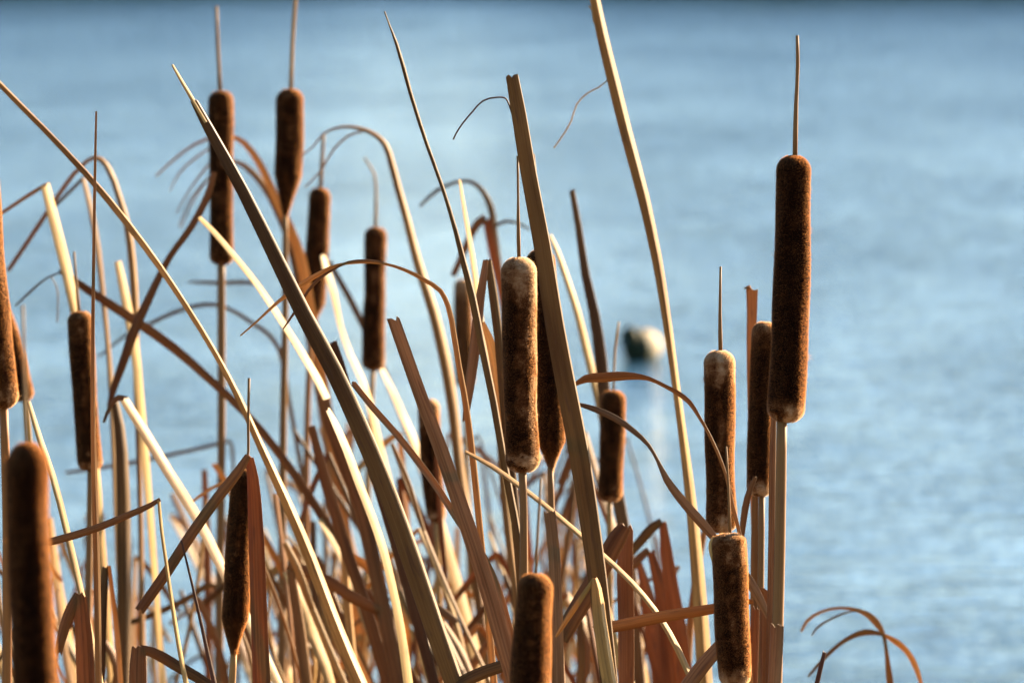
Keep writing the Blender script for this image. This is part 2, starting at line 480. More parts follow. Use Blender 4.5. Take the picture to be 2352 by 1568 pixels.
def cattail(label, spike, wd, d, tip=None, stem=None, stem_w=18, taper=0.0, top=0.5, bottom=0.4, band=0.15, side=0.2, gen=0.0,
            tipw=(8, 5), stem_tone='brown', tip_tone='brown', fuzz=True, seed=0, topround=0.9, dark=0.0):
    """spike: measured centre line, top first; taper: share of the length that narrows to the stem at the foot"""
    d = spread(d)
    NS, NR = (44, 170) if fuzz else (32, 90)
    bend = random.Random(seed * 7 + 1).uniform(-0.045, 0.045) * wd
    path = [(*at(x + (bend if 0 < k < len(spike) - 1 else 0), y, d), 0) for k, (x, y) in enumerate(spike)]
    C = catmull(path, 0.004); n = len(C)
    seg = [0.0]
    for a, b in zip(C, C[1:]): seg.append(seg[-1] + float(np.linalg.norm((b - a)[:3])))
    Ltot = seg[-1]; R0 = px(wd, d) * 0.5
    stem_pts = [(*at(x, y, d), px(sw, d)) for x, y, sw in (stem or [(spike[-1][0], spike[-1][1] - 6, stem_w), (spike[-1][0] + 1, spike[-1][1] + 60, stem_w)])]
    g = to_ground(Vector(stem_pts[-1][:3]), Vector(stem_pts[-2][:3]), stem_pts[-1][3], stem_pts[-1][3] * 1.25)
    root = empty('cattail', Vector(g[0][:3]))
    tag(root, label, 'cattail', 'brown cattails standing at the water edge')

    def axis(s):
        s = min(max(s, 0), Ltot); k = int(np.searchsorted(seg, s)); k = min(max(k, 1), n - 1)
        t = (s - seg[k - 1]) / max(1e-9, seg[k] - seg[k - 1])
        return Vector((C[k - 1] + (C[k] - C[k - 1]) * t)[:3]), Vector((C[k] - C[k - 1])[:3]).normalized()

    sv = 17.3 * seed + 3.1
    verts, faces, wear_and_sun = [], [], []
    tl = topround * R0
    bl = max(0.8 * R0, taper * Ltot)
    tops = max(0.08, 0.0)
    for i in range(NR + 1):
        u = i / NR
        s = Ltot * (0.5 - 0.5 * math.cos(math.pi * u)) * 0.35 + Ltot * u * 0.65
        rr = 1.0
        if s < tl: rr = max(tops, math.sqrt(max(0, 1 - ((tl - s) / tl) ** 2)))
        e = Ltot - s
        if e < bl:
            q = e / bl
            rr *= max(0.16, math.sqrt(max(0, 1 - (1 - q) ** 2)) if taper == 0 else (q ** 0.75 * (1 - 0.25 * (1 - q))))
        p, T = axis(s)
        view = (CAMP - p).normalized()
        S = (T.cross(view)).normalized() * -1
        if S.x < 0: S = -S
        B = S.cross(T)
        if B.dot(view) < 0: B = -B
        for j in range(NS):
            a = 2 * math.pi * j / NS
            dirv = S * math.cos(a) + B * math.sin(a)
            lowf = noise.noise(Vector((math.cos(a) * 1.1, math.sin(a) * 1.1, s * 22 + sv)))
            fin = noise.noise(Vector((math.cos(a) * 9 + sv, math.sin(a) * 9, s * 700)))
            rad = R0 * rr * (1 + 0.085 * lowf + 0.026 * fin + 0.045 * math.sin(s / Ltot * 4.2 + sv) + 0.02 * math.sin(s / Ltot * 11 + sv * 2))
            verts.append(p + dirv * rad)
            # worn and pale patches: crown, foot and a rubbed band on the near side
            wn = noise.fractal(Vector((math.cos(a) * 2.2 + sv, math.sin(a) * 2.2, s * 55)), 0.8, 2.0, 4)
            wn2 = noise.noise(Vector((math.cos(a) * 0.9, sv, s * 140)))
            wn3 = noise.fractal(Vector((math.cos(a) * 1.6, math.sin(a) * 1.6 + sv, s * 210)), 0.7, 2.0, 3)
            wv = 0.14 + gen + 0.24 * wn + 0.16 * wn3
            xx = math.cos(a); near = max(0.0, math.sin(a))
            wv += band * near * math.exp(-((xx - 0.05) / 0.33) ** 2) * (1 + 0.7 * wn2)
            wv += side * max(0.0, xx - 0.15) * 1.2 * (1 + 0.6 * wn)  # grazing sunlight painted into the colour: right flank made paler
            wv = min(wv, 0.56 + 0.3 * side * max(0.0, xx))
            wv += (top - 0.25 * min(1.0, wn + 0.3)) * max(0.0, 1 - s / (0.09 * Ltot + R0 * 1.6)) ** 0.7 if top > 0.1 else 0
            wv += bottom * max(0.0, 1 - e / (0.04 * Ltot + R0 * 1.0)) ** 0.6 * (1 if wn2 > -0.25 else 0.15)
            wear_and_sun.append(min(1, max(0, wv - dark)))
    for i in range(NR):
        for j in range(NS):
            a, b = i * NS + j, i * NS + (j + 1) % NS
            faces.append((a, a + NS, b + NS, b))
    faces.append(tuple(range(NS))); faces.append(tuple(NR * NS + j for j in range(NS))[::-1])
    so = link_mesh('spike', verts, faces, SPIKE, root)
    so.data.attributes.new('wear_and_sun', 'FLOAT', 'POINT').data.foreach_set('value', wear_and_sun)
    if True:
        rg = np.random.default_rng(900 + seed)
        m = 62000 if fuzz else 24000
        ii = rg.integers(1, NR - 1, m); jj = rg.integers(0, NS, m)
        VV = np.array([tuple(q) for q in verts]); WW = np.array(wear_and_sun)
        ia = ii * NS + jj; ib = ia + NS; ic = ii * NS + (jj + 1) % NS
        f1, f2 = rg.random((m, 1)), rg.random((m, 1))
        pp = VV[ia] + (VV[ib] - VV[ia]) * f1 + (VV[ic] - VV[ia]) * f2
        cen = VV.reshape(NR + 1, NS, 3).mean(axis=1)[ii]
        nr = np.cross(VV[ib] - VV[ia], VV[ic] - VV[ia])
        nr *= np.sign((nr * (pp - cen)).sum(1, keepdims=True))
        nr /= np.linalg.norm(nr, axis=1, keepdims=True) + 1e-12
        dv = nr + rg.normal(0, 0.13, (m, 3)); dv /= np.linalg.norm(dv, axis=1, keepdims=True)
        sv_ = np.cross(dv, rg.normal(0, 1, (m, 3))); sv_ /= np.linalg.norm(sv_, axis=1, keepdims=True) + 1e-12
        sv_ *= 0.00008 if fuzz else 0.00015
        ln = rg.uniform(0.0005, 0.0011, (m, 1)) * (1 + (rg.random((m, 1)) > 0.985) * 1.2)
        if fuzz:            # loose tufts of down
            for q in range(5):
                c0 = int(rg.integers(0, m)); near_ = np.linalg.norm(pp - pp[c0], axis=1) < 0.0022
                ln[near_] *= rg.uniform(1.8, 2.8); dv[near_] += rg.normal(0, 0.5, (int(near_.sum()), 3))
        FV = np.stack([pp - sv_, pp + sv_, pp + dv * ln], 1).reshape(-1, 3).tolist()
        FF = np.arange(3 * m).reshape(-1, 3).tolist()
        FW = np.repeat(WW[ia], 3)
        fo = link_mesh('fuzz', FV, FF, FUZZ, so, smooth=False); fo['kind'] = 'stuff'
        fo.data.attributes.new('wear_and_sun', 'FLOAT', 'POINT').data.foreach_set('value', FW)
    if tip:
        k = len(tip)
        jr = random.Random(seed + 50)
        tp = [(*at(x + (jr.uniform(-1.6, 1.6) if 0 < i < k - 1 else 0), y, d), px(1.05 * (tipw[0] + (tipw[1] - tipw[0]) * i / (k - 1)), d)) for i, (x, y) in enumerate(tip)]
        tube('dry_tip', tp, STEM, root, tip_tone, 8, 0.3, seed)
    tube('stem', (g + stem_pts[::-1]), STEM, root, stem_tone, 12, 0.05, seed)
    return root



# ------------------------------------------------------------------ the cattails
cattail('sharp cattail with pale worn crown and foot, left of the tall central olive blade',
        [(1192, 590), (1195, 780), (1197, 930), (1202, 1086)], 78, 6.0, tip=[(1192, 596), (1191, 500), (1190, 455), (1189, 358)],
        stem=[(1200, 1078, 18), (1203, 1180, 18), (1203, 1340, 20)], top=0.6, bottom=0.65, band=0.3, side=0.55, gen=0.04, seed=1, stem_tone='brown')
cattail('dark cattail with pointed foot half hidden behind the central olive blade',
        [(1238, 572), (1252, 750), (1262, 930), (1266, 1086)], 64, 6.5, tip=[(1237, 576), (1232, 450), (1226, 354)],
        stem=[(1264, 1072, 14), (1267, 1176, 15), (1275, 1300, 16)], taper=0.14, top=0.2, bottom=0.5, band=0.12, side=0.1, seed=2, stem_tone='brown')
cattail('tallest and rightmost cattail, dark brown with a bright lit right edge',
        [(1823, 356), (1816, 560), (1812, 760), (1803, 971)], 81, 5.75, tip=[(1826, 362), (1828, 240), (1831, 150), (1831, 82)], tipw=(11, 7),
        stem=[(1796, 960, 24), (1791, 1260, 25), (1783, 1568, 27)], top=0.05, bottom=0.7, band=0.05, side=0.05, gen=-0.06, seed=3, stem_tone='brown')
cattail('dark cattail with pale foot partly hidden behind the tallest one',
        [(1758, 738), (1749, 900), (1745, 1140)], 58, 6.4, stem=[(1750, 1130, 14), (1748, 1300, 15), (1744, 1568, 16)],
        top=0.55, bottom=0.75, band=0.1, side=0.1, seed=4, stem_tone='brown')
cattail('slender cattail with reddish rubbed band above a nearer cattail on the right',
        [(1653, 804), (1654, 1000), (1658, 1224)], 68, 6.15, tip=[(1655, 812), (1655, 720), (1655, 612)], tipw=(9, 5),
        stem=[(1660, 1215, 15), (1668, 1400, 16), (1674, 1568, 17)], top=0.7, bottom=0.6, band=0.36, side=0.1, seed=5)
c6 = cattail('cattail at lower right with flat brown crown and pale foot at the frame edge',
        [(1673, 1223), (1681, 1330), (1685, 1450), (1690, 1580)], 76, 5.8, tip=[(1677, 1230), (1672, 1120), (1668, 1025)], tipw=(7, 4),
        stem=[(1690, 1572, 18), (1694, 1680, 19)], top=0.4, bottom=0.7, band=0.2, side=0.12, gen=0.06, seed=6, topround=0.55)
cattail('soft-focus brown cattail rising from the bottom edge below the sharp pale one',
        [(1230, 1315), (1223, 1440), (1217, 1568), (1208, 1830)], 86, 5.2, tip=[(1230, 1322), (1238, 1197), (1243, 1098)], tipw=(7, 5),
        top=0.2, bottom=0.5, band=0.12, side=0.05, gen=0.03, seed=7, stem_w=22)
cattail('dark tapering cattail behind the folded rust blade on the lower left',
        [(566, 1076), (551, 1230), (545, 1370), (540, 1460), (537, 1514)], 59, 6.15, tip=[(565, 1082), (570, 1035), (571, 985), (572, 868)], tipw=(6, 6),
        stem=[(537, 1500, 15), (533, 1568, 17)], taper=0.22, top=0.2, bottom=0.2, band=0.2, side=0.0, gen=-0.05, seed=8, stem_tone='tan')
cattail('tall blurred reddish cattail crossed by the long diagonal blade, upper left',
        [(507, 207), (508, 400), (509, 610)], 56, 8.2, tip=[(506, 214), (501, 110), (497, 15)], tipw=(10, 6),
        stem=[(508, 600, 19), (508, 1100, 19), (505, 1330, 20)], top=0.1, bottom=0.2, gen=0.14, band=0.12, side=0.1, seed=9, fuzz=False, stem_tone='brown')
cattail('blurred cattail with long pointed foot, its tip stalk cut by the top edge',
        [(667, 203), (665, 350), (658, 470), (655, 512)], 61, 8.2, tip=[(668, 212), (672, 100), (678, 0), (680, -30)], tipw=(10, 7),
        stem=[(655, 492, 13), (655, 700, 15), (650, 1000, 17), (648, 1330, 20)], taper=0.35, top=0.05, bottom=0.0, gen=0.10, band=0.1, side=0.1, seed=10, fuzz=False, tip_tone='tan')
cattail('blurred leaning rust-brown cattail, third from the left among the tall back ones',
        [(735, 430), (728, 560), (714, 760)], 52, 8.6, tip=[(736, 436), (740, 360), (743, 305)], tipw=(10, 7),
        stem=[(715, 745, 13), (708, 900, 14), (702, 1200, 16)], taper=0.2, top=0.1, bottom=0.1, gen=0.16, band=0.1, side=0.1, seed=11, fuzz=False, stem_tone='rust')
cattail('blurred cattail under the thin arching leaf, fourth of the back row',
        [(863, 520), (861, 680), (857, 852)], 51, 8.8, tip=[(862, 526), (862, 450), (860, 398), (836, 362)], tipw=(8, 4),
        stem=[(857, 842, 12), (848, 1020, 13), (842, 1300, 15)], top=0.15, bottom=0.25, gen=0.14, band=0.14, side=0.1, seed=12, fuzz=False, stem_tone='tan', tip_tone='tan')
cattail('dark brown cattail at left crossed by a long thin upright stalk',
        [(183, 713), (194, 900), (208, 1082)], 57, 7.2, tip=[(182, 720), (176, 655), (170, 578)], tipw=(7, 5),
        stem=[(208, 1072, 15), (206, 1200, 15), (202, 1400, 17)], top=0.3, bottom=0.4, gen=0.06, band=0.2, side=0.1, seed=13, fuzz=False)
cattail('large cattail cut off by the left edge of the picture, furry right side',
        [(-46, 380), (-30, 600), (-10, 800), (8, 940)], 80, 5.6, stem=[(8, 930, 20), (14, 1100, 21), (16, 1568, 22)],
        top=0.1, bottom=0.35, gen=0.1, band=0.15, side=0.1, seed=14, stem_tone='rust')
cattail('small blurred cattail peeking out behind the one at the left edge',
        [(-6, 690), (28, 800), (57, 922)], 46, 7.6, stem=[(58, 915, 10), (66, 1000, 12), (80, 1200, 13)], top=0.1, bottom=0.2, gen=0.08, band=0.1, side=0.1, seed=15, fuzz=False, stem_tone='gold')
cattail('big dark out-of-focus cattail in front at the lower left corner',
        [(62, 1014), (66, 1150), (75, 1350), (90, 1600), (104, 1760)], 100, 4.6, tip=[(62, 1024), (58, 860), (52, 700)], tipw=(8, 7),
        top=0.0, bottom=0.2, gen=-0.04, band=0.0, side=0.0, seed=16, tip_tone='grey', stem_w=26, topround=1.5)
cattail('short blurred cattail right of the central olive blade below the brown curled leaf',
        [(1409, 895), (1406, 1020), (1400, 1153)], 57, 7.5, tip=[(1409, 902), (1414, 800), (1421, 738)], tipw=(6, 4),
        stem=[(1400, 1145, 12), (1400, 1300, 14), (1402, 1500, 16)], top=0.15, bottom=0.4, gen=0.08, band=0.14, side=0.1, seed=17, fuzz=False, tip_tone='tan', stem_tone='tan')
cattail('blurred red-brown cattail behind the cut grey-brown blade, lower middle',
        [(984, 915), (990, 1040), (1003, 1200)], 47, 8.0, stem=[(1003, 1192, 12), (1006, 1300, 14), (1010, 1480, 16)], top=0.6, bottom=0.5, gen=0.16, band=0.1, side=0.0, seed=18, fuzz=False, stem_tone='tan')
cattail('pale faded cattail far back, beside the narrow grey folded blade',
        [(1062, 640), (1065, 760), (1069, 890)], 42, 9.5, stem=[(1069, 882, 11), (1071, 1000, 12), (1076, 1200, 14)], top=0.4, bottom=0.2, gen=0.36, band=0.15, side=0.0, seed=19, fuzz=False, stem_tone='tan')

# ------------------------------------------------------------------ the leaves one can tell apart
G1 = 'dry cattail leaves'


def leaf(label, pts, d, tone, tips=(), **kw):
    o = blade('cattail_leaf', pts, d, tone, **kw)
    tag(o, label, 'leaf', G1)
    for name, p2, t2, kw2 in tips:
        blade(name, p2, kw2.pop('d', d), t2, parent=o, root=False, **kw2)
    return o


leaf('broad olive-brown blade with broken top standing in the centre',
     [(1400, 1568, 40), (1370, 1310, 44), (1352, 1180, 46), (1330, 1040, 47), (1303, 900, 46), (1275, 750, 44), (1245, 560, 40), (1215, 400, 36), (1192, 260, 34), (1177, 176, 29)],
     5.9, 'olive', roll=0.0, roll2=-0.1, keel=0.08,
     tips=[('torn_fibre', [(1176, 262, 4), (1169, 240, 4), (1161, 226, 3), (1140, 224, 3), (1109, 232, 4), (1086, 256, 3), (1064, 282, 4), (1047, 308, 2.5), (1041, 321, 1.5)], 'purple', {'end': 'tip'})])
leaf('long dark blade leaning left with a bright right edge and split tip',
     [(1045, 1568, 44), (1000, 1440, 46), (950, 1290, 46), (900, 1150, 44), (830, 980, 42), (770, 850, 40), (700, 720, 38), (640, 600, 34), (560, 440, 29), (480, 295, 24), (446, 232, 17)],
     6.1, 'olive', roll=-0.1, roll2=-0.15, keel=0.2,
     tips=[('split_tip', [(474, 281, 9), (447, 235, 9), (415, 182, 7), (396, 149, 4)], 'pale', {'d': 6.1, 'end': 'tip', 'roll': -1.0})])
leaf('tall narrow pale blade cut by the top edge, in front of open water',
     [(1620, 1568, 36.0), (1605, 1350, 32.0), (1592, 1200, 27.0), (1575, 1050, 22.0), (1555, 900, 18.0), (1535, 750, 20.0), (1510, 590, 24.0), (1480, 450, 27.0), (1440, 300, 28.0), (1415, 200, 28.0), (1385, 80, 26.0), (1362, -30, 22.0)],
     6.8, 'gold', roll=-0.05, roll2=-0.1, keel=0.34,
     tips=[('torn_fibre', [(1400, 180, 2), (1377, 200, 2), (1351, 213, 2), (1325, 239, 2), (1312, 278, 2), (1286, 321, 1.5), (1272, 340, 1)], 'pale', {'end': 'tip'}),
           ('peeling_strip', [(1376, 66, 4), (1364, 50, 5), (1360, 24, 4), (1352, 14, 3)], 'gold', {'end': 'tip'})])
leaf('long thin straight blade crossing the left side from the frame edge downwards',
     [(830, 1568, 34), (800, 1500, 32), (760, 1400, 30), (715, 1280, 28), (660, 1150, 24), (600, 1020, 18), (550, 910, 15), (500, 815, 13), (430, 700, 13), (370, 610, 14), (300, 515, 15), (200, 395, 14), (100, 290, 13), (0, 190, 12), (-70, 112, 9)],
     6.55, 'gold', roll=-0.1, roll2=-0.3, keel=0.38)
leaf('brown strap leaf sloping down to the right, broken at its upper left end',
     [(700, 1125, 20), (640, 1040, 20), (560, 945, 19), (480, 870, 19), (400, 800, 22), (300, 730, 22), (200, 665, 19), (138, 622, 13)],
     7.6, 'brown', roll=0.3,
     tips=[('hanging_strand', [(142, 625, 5), (110, 637, 4), (78, 662, 6), (36, 702, 4)], 'olive', {'end': 'tip'}),
           ('hanging_strand', [(118, 636, 2), (130, 660, 3), (133, 690, 3), (131, 740, 2)], 'olive', {'end': 'tip'})])
leaf('olive stalk whose dark upper end droops across the brown strap leaf',
     [(283, 1470, 32), (283, 1300, 32), (281, 1100, 30), (274, 980, 24), (262, 915, 16)], 7.4, 'olive', roll=-0.1, keel=0.25,
     tips=[('drooping_end', [(250, 935, 11), (262, 890, 16), (280, 840, 20), (310, 755, 23), (340, 690, 20), (390, 590, 15), (440, 520, 16), (480, 440, 16), (492, 395, 12)], 'brown', {'d': 7.4, 'end': 'tip'})])
leaf('arched leaf at upper left with its left half drooping to the frame edge',
     [(328, 1568, 16), (325, 1300, 13), (320, 1050, 13), (314, 850, 15), (312, 700, 18), (305, 600, 18), (294, 520, 17), (272, 445, 15), (250, 388, 14), (232, 366, 12), (215, 362, 10), (190, 378, 10), (150, 425, 11), (100, 500, 11), (50, 575, 11), (18, 622, 10)],
     7.9, 'tan', roll=-0.1, roll2=-0.1, keel=0.32, end='tip')
leaf('pale upright blade at left with folded thin top, behind the dark cattail',
     [(214, 1000, 20), (200, 850, 22), (172, 700, 22), (150, 600, 23), (125, 500, 22), (106, 424, 19)], 7.5, 'pale', roll=-1.28,
     tips=[('folded_tip', [(106, 424, 9), (60, 452, 9), (0, 492, 8), (-40, 515, 6)], 'tan', {'end': 'tip'})])
leaf('slim pale blade under the top of the arched leaf at upper left',
     [(262, 1000, 13), (256, 880, 13), (246, 760, 11), (236, 660, 13), (226, 570, 14), (210, 480, 13), (192, 408, 9)], 8.0, 'tan', roll=-1.0,
     tips=[('folded_tip', [(192, 408, 7), (150, 450, 8), (110, 490, 7), (70, 540, 6)], 'olive', {'end': 'tip'})])
leaf('short bright blade with blunt rounded top between crossing brown leaves',
     [(322, 900, 18), (312, 800, 20), (300, 735, 21), (285, 660, 19), (272, 600, 15)], 7.8, 'pale', roll=-1.28, end='tip')
leaf('bright bent leaf running down to the right behind the dark tapering cattail',
     [(600, 1480, 20), (555, 1390, 21), (515, 1308, 22), (451, 1180, 22), (390, 1083, 22), (335, 992, 22), (288, 917, 19)], 6.9, 'gold', roll=-1.1,
     tips=[('folded_tip', [(290, 918, 16), (272, 913, 14), (256, 928, 10), (238, 970, 7)], 'brown', {'end': 'tip'})])
leaf('folded rust blade standing upright, its top bent sharply down to the left',
     [(600, 1568, 39), (594, 1420, 38), (590, 1300, 37), (585, 1180, 33), (580, 1100, 27), (573, 1048, 17)], 6.0, 'rust', roll=0.25, thick=0.12,
     tips=[('folded_tip', [(570, 1046, 15), (545, 1085, 22), (500, 1142, 24), (440, 1225, 25), (385, 1310, 25), (320, 1402, 23)], 'brown', {'d': 5.97, 'thick': 0.3})])
leaf('thin glittering stalk with snapped top bent left at lower left',
     [(428, 1568, 10), (411, 1480, 9), (395, 1380, 8), (382, 1290, 7), (372, 1220, 7), (365, 1148, 6)], 5.9, 'pale', roll=-1.28, thick=0.4,
     tips=[('folded_tip', [(368, 1146, 9), (345, 1160, 12), (300, 1180, 15), (220, 1213, 17), (130, 1240, 18), (90, 1250, 16)], 'brown', {'thick': 0.5})])
leaf('hair-thin dark stalk right of the snapped stalk at lower left',
     [(492, 1568, 11), (466, 1450, 8), (441, 1340, 6), (416, 1240, 4)], 5.95, 'purple', roll=0.2, thick=0.5, end='tip')
leaf('short brown blade folded over at its top beside the big out-of-focus cattail',
     [(197, 1568, 42), (192, 1460, 40), (184, 1366, 30)], 6.3, 'rust', roll=0.2,
     tips=[('folded_tip', [(182, 1364, 24), (165, 1395, 27), (148, 1440, 25), (133, 1500, 18)], 'brown', {})])
leaf('dark grey folded blade next to a bright strip at lower left',
     [(228, 1568, 24), (232, 1450, 24), (242, 1300, 15)], 6.7, 'olive', roll=0.4,
     tips=[('bright_strip', [(250, 1298, 9), (258, 1370, 13), (267, 1450, 15), (276, 1580, 15)], 'pale', {'roll': -1.28})])
leaf('very long thin upright stalk in front of the dark left cattail',
     [(226, 1568, 15), (222, 1300, 15), (217, 1128, 14), (213, 950, 10), (213, 780, 8), (215, 600, 7), (218, 400, 6), (221, 256, 4)], 6.0, 'tan', roll=0.3, thick=0.7, end='tip')
leaf('brown blade at the bottom left folded down to the right like a hook',
     [(316, 1580, 40), (316, 1530, 38), (318, 1490, 32)], 6.0, 'brown', roll=0.2,
     tips=[('folded_tip', [(322, 1490, 20), (350, 1497, 24), (400, 1525, 26), (450, 1553, 25), (510, 1592, 22)], 'brown', {})])
leaf('bright narrow blade rising behind the out-of-focus cattail at lower left',
     [(190, 1370, 14), (155, 1220, 15), (122, 1092, 15), (95, 1015, 14), (66, 922, 9)], 6.4, 'pale', roll=-1.28)
leaf('thin leaf arching left over the blurred cattails with curled brown end',
     [(1100, 1190, 15), (1080, 1000, 15), (1066, 905, 14), (1054, 840, 13), (1042, 765, 13), (1029, 702, 12), (1012, 668, 11), (975, 643, 10), (930, 620, 8), (880, 605, 6), (820, 603, 6), (775, 609, 7), (740, 625, 11), (690, 655, 12), (640, 692, 8), (590, 738, 5), (552, 771, 3)],
     6.25, 'gold', roll=-0.9, roll2=0.1, thick=0.2, end='tip',
     tips=[('split_strand', [(880, 602, 4), (845, 598, 5), (800, 602, 6), (760, 622, 6), (733, 640, 8), (708, 668, 7), (680, 712, 7), (650, 756, 3)], 'brown', {'end': 'tip'})])
leaf('very thin tall leaf leaning left against the water, top near the upper edge',
     [(1205, 1330, 18), (1180, 1180, 18), (1158, 1065, 17), (1134, 925, 17), (1106, 790, 18), (1085, 682, 17), (1064, 600, 14), (1046, 529, 11), (1016, 430, 9), (981, 334, 9), (942, 213, 9), (910, 100, 8), (895, 60, 4), (883, 27, 3)],
     6.3, 'olive', roll=-0.1, keel=0.2, end='tip')
leaf('bright upright blade with slanted tip left of the grey folded blade',
     [(1150, 1000, 18), (1118, 820, 20), (1098, 680, 21), (1086, 590, 20), (1070, 500, 17), (1056, 414, 10)], 7.0, 'pale', roll=-1.28)
leaf('grey blade folded at the top, both halves hanging beside the sharp cattail',
     [(1190, 1240, 22), (1172, 1060, 22), (1156, 900, 20), (1146, 780, 20), (1134, 683, 20), (1122, 598, 15)], 6.45, 'olive', roll=-0.3,
     tips=[('folded_tip', [(1116, 597, 13), (1110, 640, 18), (1102, 690, 22), (1092, 787, 25), (1078, 892, 22), (1068, 968, 13)], 'grey', {'d': 6.35}),
           ('inner_strip', [(1108, 740, 8), (1122, 780, 18), (1140, 880, 20), (1155, 1000, 20), (1170, 1120, 19)], 'pale', {'d': 6.5, 'roll': -1.28})])
leaf('flat grey-brown blade with squared top leaning left across the lower middle',
     [(1190, 1600, 36), (1152, 1462, 38), (1120, 1350, 39), (1092, 1262, 38), (1050, 1140, 36), (1010, 1025, 33), (970, 920, 31), (935, 822, 30), (904, 734, 29)],
     5.85, 'grey', roll=0.2, roll2=0.15, cup=0.08, thick=0.1)
leaf('narrow grey leaf with bright edges sloping behind the squared grey-brown blade',
     [(1186, 1500, 17), (1170, 1440, 17), (1146, 1355, 16), (1112, 1278, 16), (1055, 1198, 16), (1011, 1128, 16), (962, 1061, 16), (910, 995, 15), (858, 937, 15), (811, 879, 13)],
     5.98, 'grey', roll=0.6, roll2=0.3, cup=-0.6, thick=0.2)
leaf('thin bright straw running diagonally down right behind the central blade',
     [(1592, 1564, 14), (1538, 1453, 12), (1503, 1398, 11), (1451, 1336, 11), (1380, 1269, 10), (1320, 1216, 10), (1250, 1158, 10), (1190, 1112, 10), (1130, 1070, 10), (1068, 1036, 7)],
     6.12, 'pale', roll=-1.0, thick=0.4, root=False)
leaf('brown curled leaf arching right from the central blade down to lower cattail',
     [(1716, 1420, 10), (1708, 1290, 10), (1698, 1222, 9), (1683, 1160, 8), (1667, 1090, 7), (1649, 1041, 7), (1628, 996, 7), (1604, 954, 8), (1583, 923, 11), (1556, 902, 11), (1530, 888, 9), (1489, 869, 10), (1456, 864, 16), (1420, 864, 21), (1385, 867, 22), (1345, 870, 18), (1316, 886, 6)],
     5.97, 'tan', roll=-0.4, roll2=0.3, thick=0.18, end='tip')
leaf('grey twisted leaf swooping right behind the flat-crowned cattail at lower right',
     [(1771, 1430, 9), (1745, 1376, 20), (1722, 1336, 22), (1680, 1280, 20), (1640, 1234, 18), (1620, 1210, 22), (1590, 1176, 22), (1558, 1138, 20), (1531, 1100, 16), (1510, 1056, 8), (1490, 1022, 9), (1456, 990, 13), (1415, 961, 15), (1369, 940, 14), (1322, 926, 7)],
     5.93, 'grey', roll=0.3, roll2=-0.4, thick=0.15, root=False, end='tip')
leaf('flat tan leaf lying almost level, reaching from central blade to lower right cattail',
     [(1730, 1380, 10), (1700, 1385, 18), (1642, 1397, 23), (1520, 1416, 27), (1402, 1440, 26), (1364, 1446, 22)], 6.02, 'tan', roll=0.2, root=False)
leaf('glossy pale-striped blade with top snapped to the left at the foot of the central blade',
     [(1412, 1580, 32), (1399, 1505, 33), (1386, 1423, 31), (1376, 1352, 23), (1369, 1328, 15)], 5.72, 'gold', roll=-0.1, keel=0.45,
     tips=[('folded_tip', [(1365, 1328, 8), (1345, 1358, 11), (1320, 1395, 12), (1288, 1444, 9), (1276, 1462, 5)], 'gold', {'end': 'tip'})])
leaf('pale flat blade with torn lower edge beside the soft-focus bottom cattail',
     [(1282, 1590, 27), (1281, 1505, 28), (1280, 1440, 28), (1276, 1336, 28), (1272, 1260, 27), (1262, 1174, 26)], 6.1, 'grey', roll=-0.15, cup=0.05, thick=0.08)
leaf('wide dark-brown blade with flat folded top, half falling to the lower left',
     [(1437, 1580, 36), (1437, 1420, 37), (1434, 1300, 38), (1437, 1210, 33)], 6.4, 'brown', roll=0.5, thick=0.1,
     tips=[('folded_tip', [(1436, 1208, 30), (1420, 1232, 42), (1403, 1262, 44), (1364, 1336, 44), (1312, 1423, 42), (1286, 1476, 34)], 'brown', {'d': 6.35})])
leaf('rust blade with a short olive bend at its top, rightmost of the bent pair',
     [(1572, 1568, 40), (1556, 1440, 39), (1541, 1353, 34), (1530, 1267, 27), (1522, 1198, 17)], 7.2, 'rust', roll=0.2,
     tips=[('folded_tip', [(1520, 1196, 16), (1498, 1212, 22), (1470, 1244, 22), (1448, 1270, 20), (1430, 1298, 14)], 'olive', {})])
leaf('rust blade with a drooping bent top, left of the olive-tipped one',
     [(1548, 1568, 46), (1532, 1430, 40), (1513, 1336, 28), (1494, 1264, 18)], 7.35, 'rust', roll=0.2,
     tips=[('folded_tip', [(1490, 1262, 16), (1470, 1280, 20), (1450, 1304, 20), (1436, 1330, 14)], 'brown', {})])
leaf('broad blurred rust blade narrowing upward under the bent pair',
     [(1524, 1568, 46), (1503, 1458, 42), (1488, 1371, 30), (1468, 1292, 14)], 7.5, 'rust', roll=-0.1)
leaf('brown blade with blunt top left of the white duck on the water',
     [(1460, 1450, 28), (1442, 1260, 29), (1428, 1180, 29), (1412, 1090, 29), (1394, 950, 29), (1382, 825, 28), (1366, 718, 24), (1346, 630, 20), (1330, 524, 16), (1314, 436, 13)], 7.7, 'brown', roll=-0.1, keel=0.14)
leaf('faint pale blade just right of the central olive blade',
     [(1420, 1150, 18), (1395, 1010, 18), (1370, 890, 18), (1349, 805, 18), (1328, 718, 16), (1300, 631, 14), (1280, 575, 12), (1264, 540, 8)], 7.9, 'gold', roll=-1.1)
leaf('bent rust blade far back above the pale faded cattail',
     [(1180, 900, 18), (1165, 760, 18), (1150, 660, 19), (1134, 586, 22), (1118, 502, 21)], 8.6, 'rust', roll=0.2,
     tips=[('folded_tip', [(1116, 500, 20), (1098, 512, 20), (1076, 552, 17), (1058, 595, 16), (1040, 634, 14)], 'brown', {})])
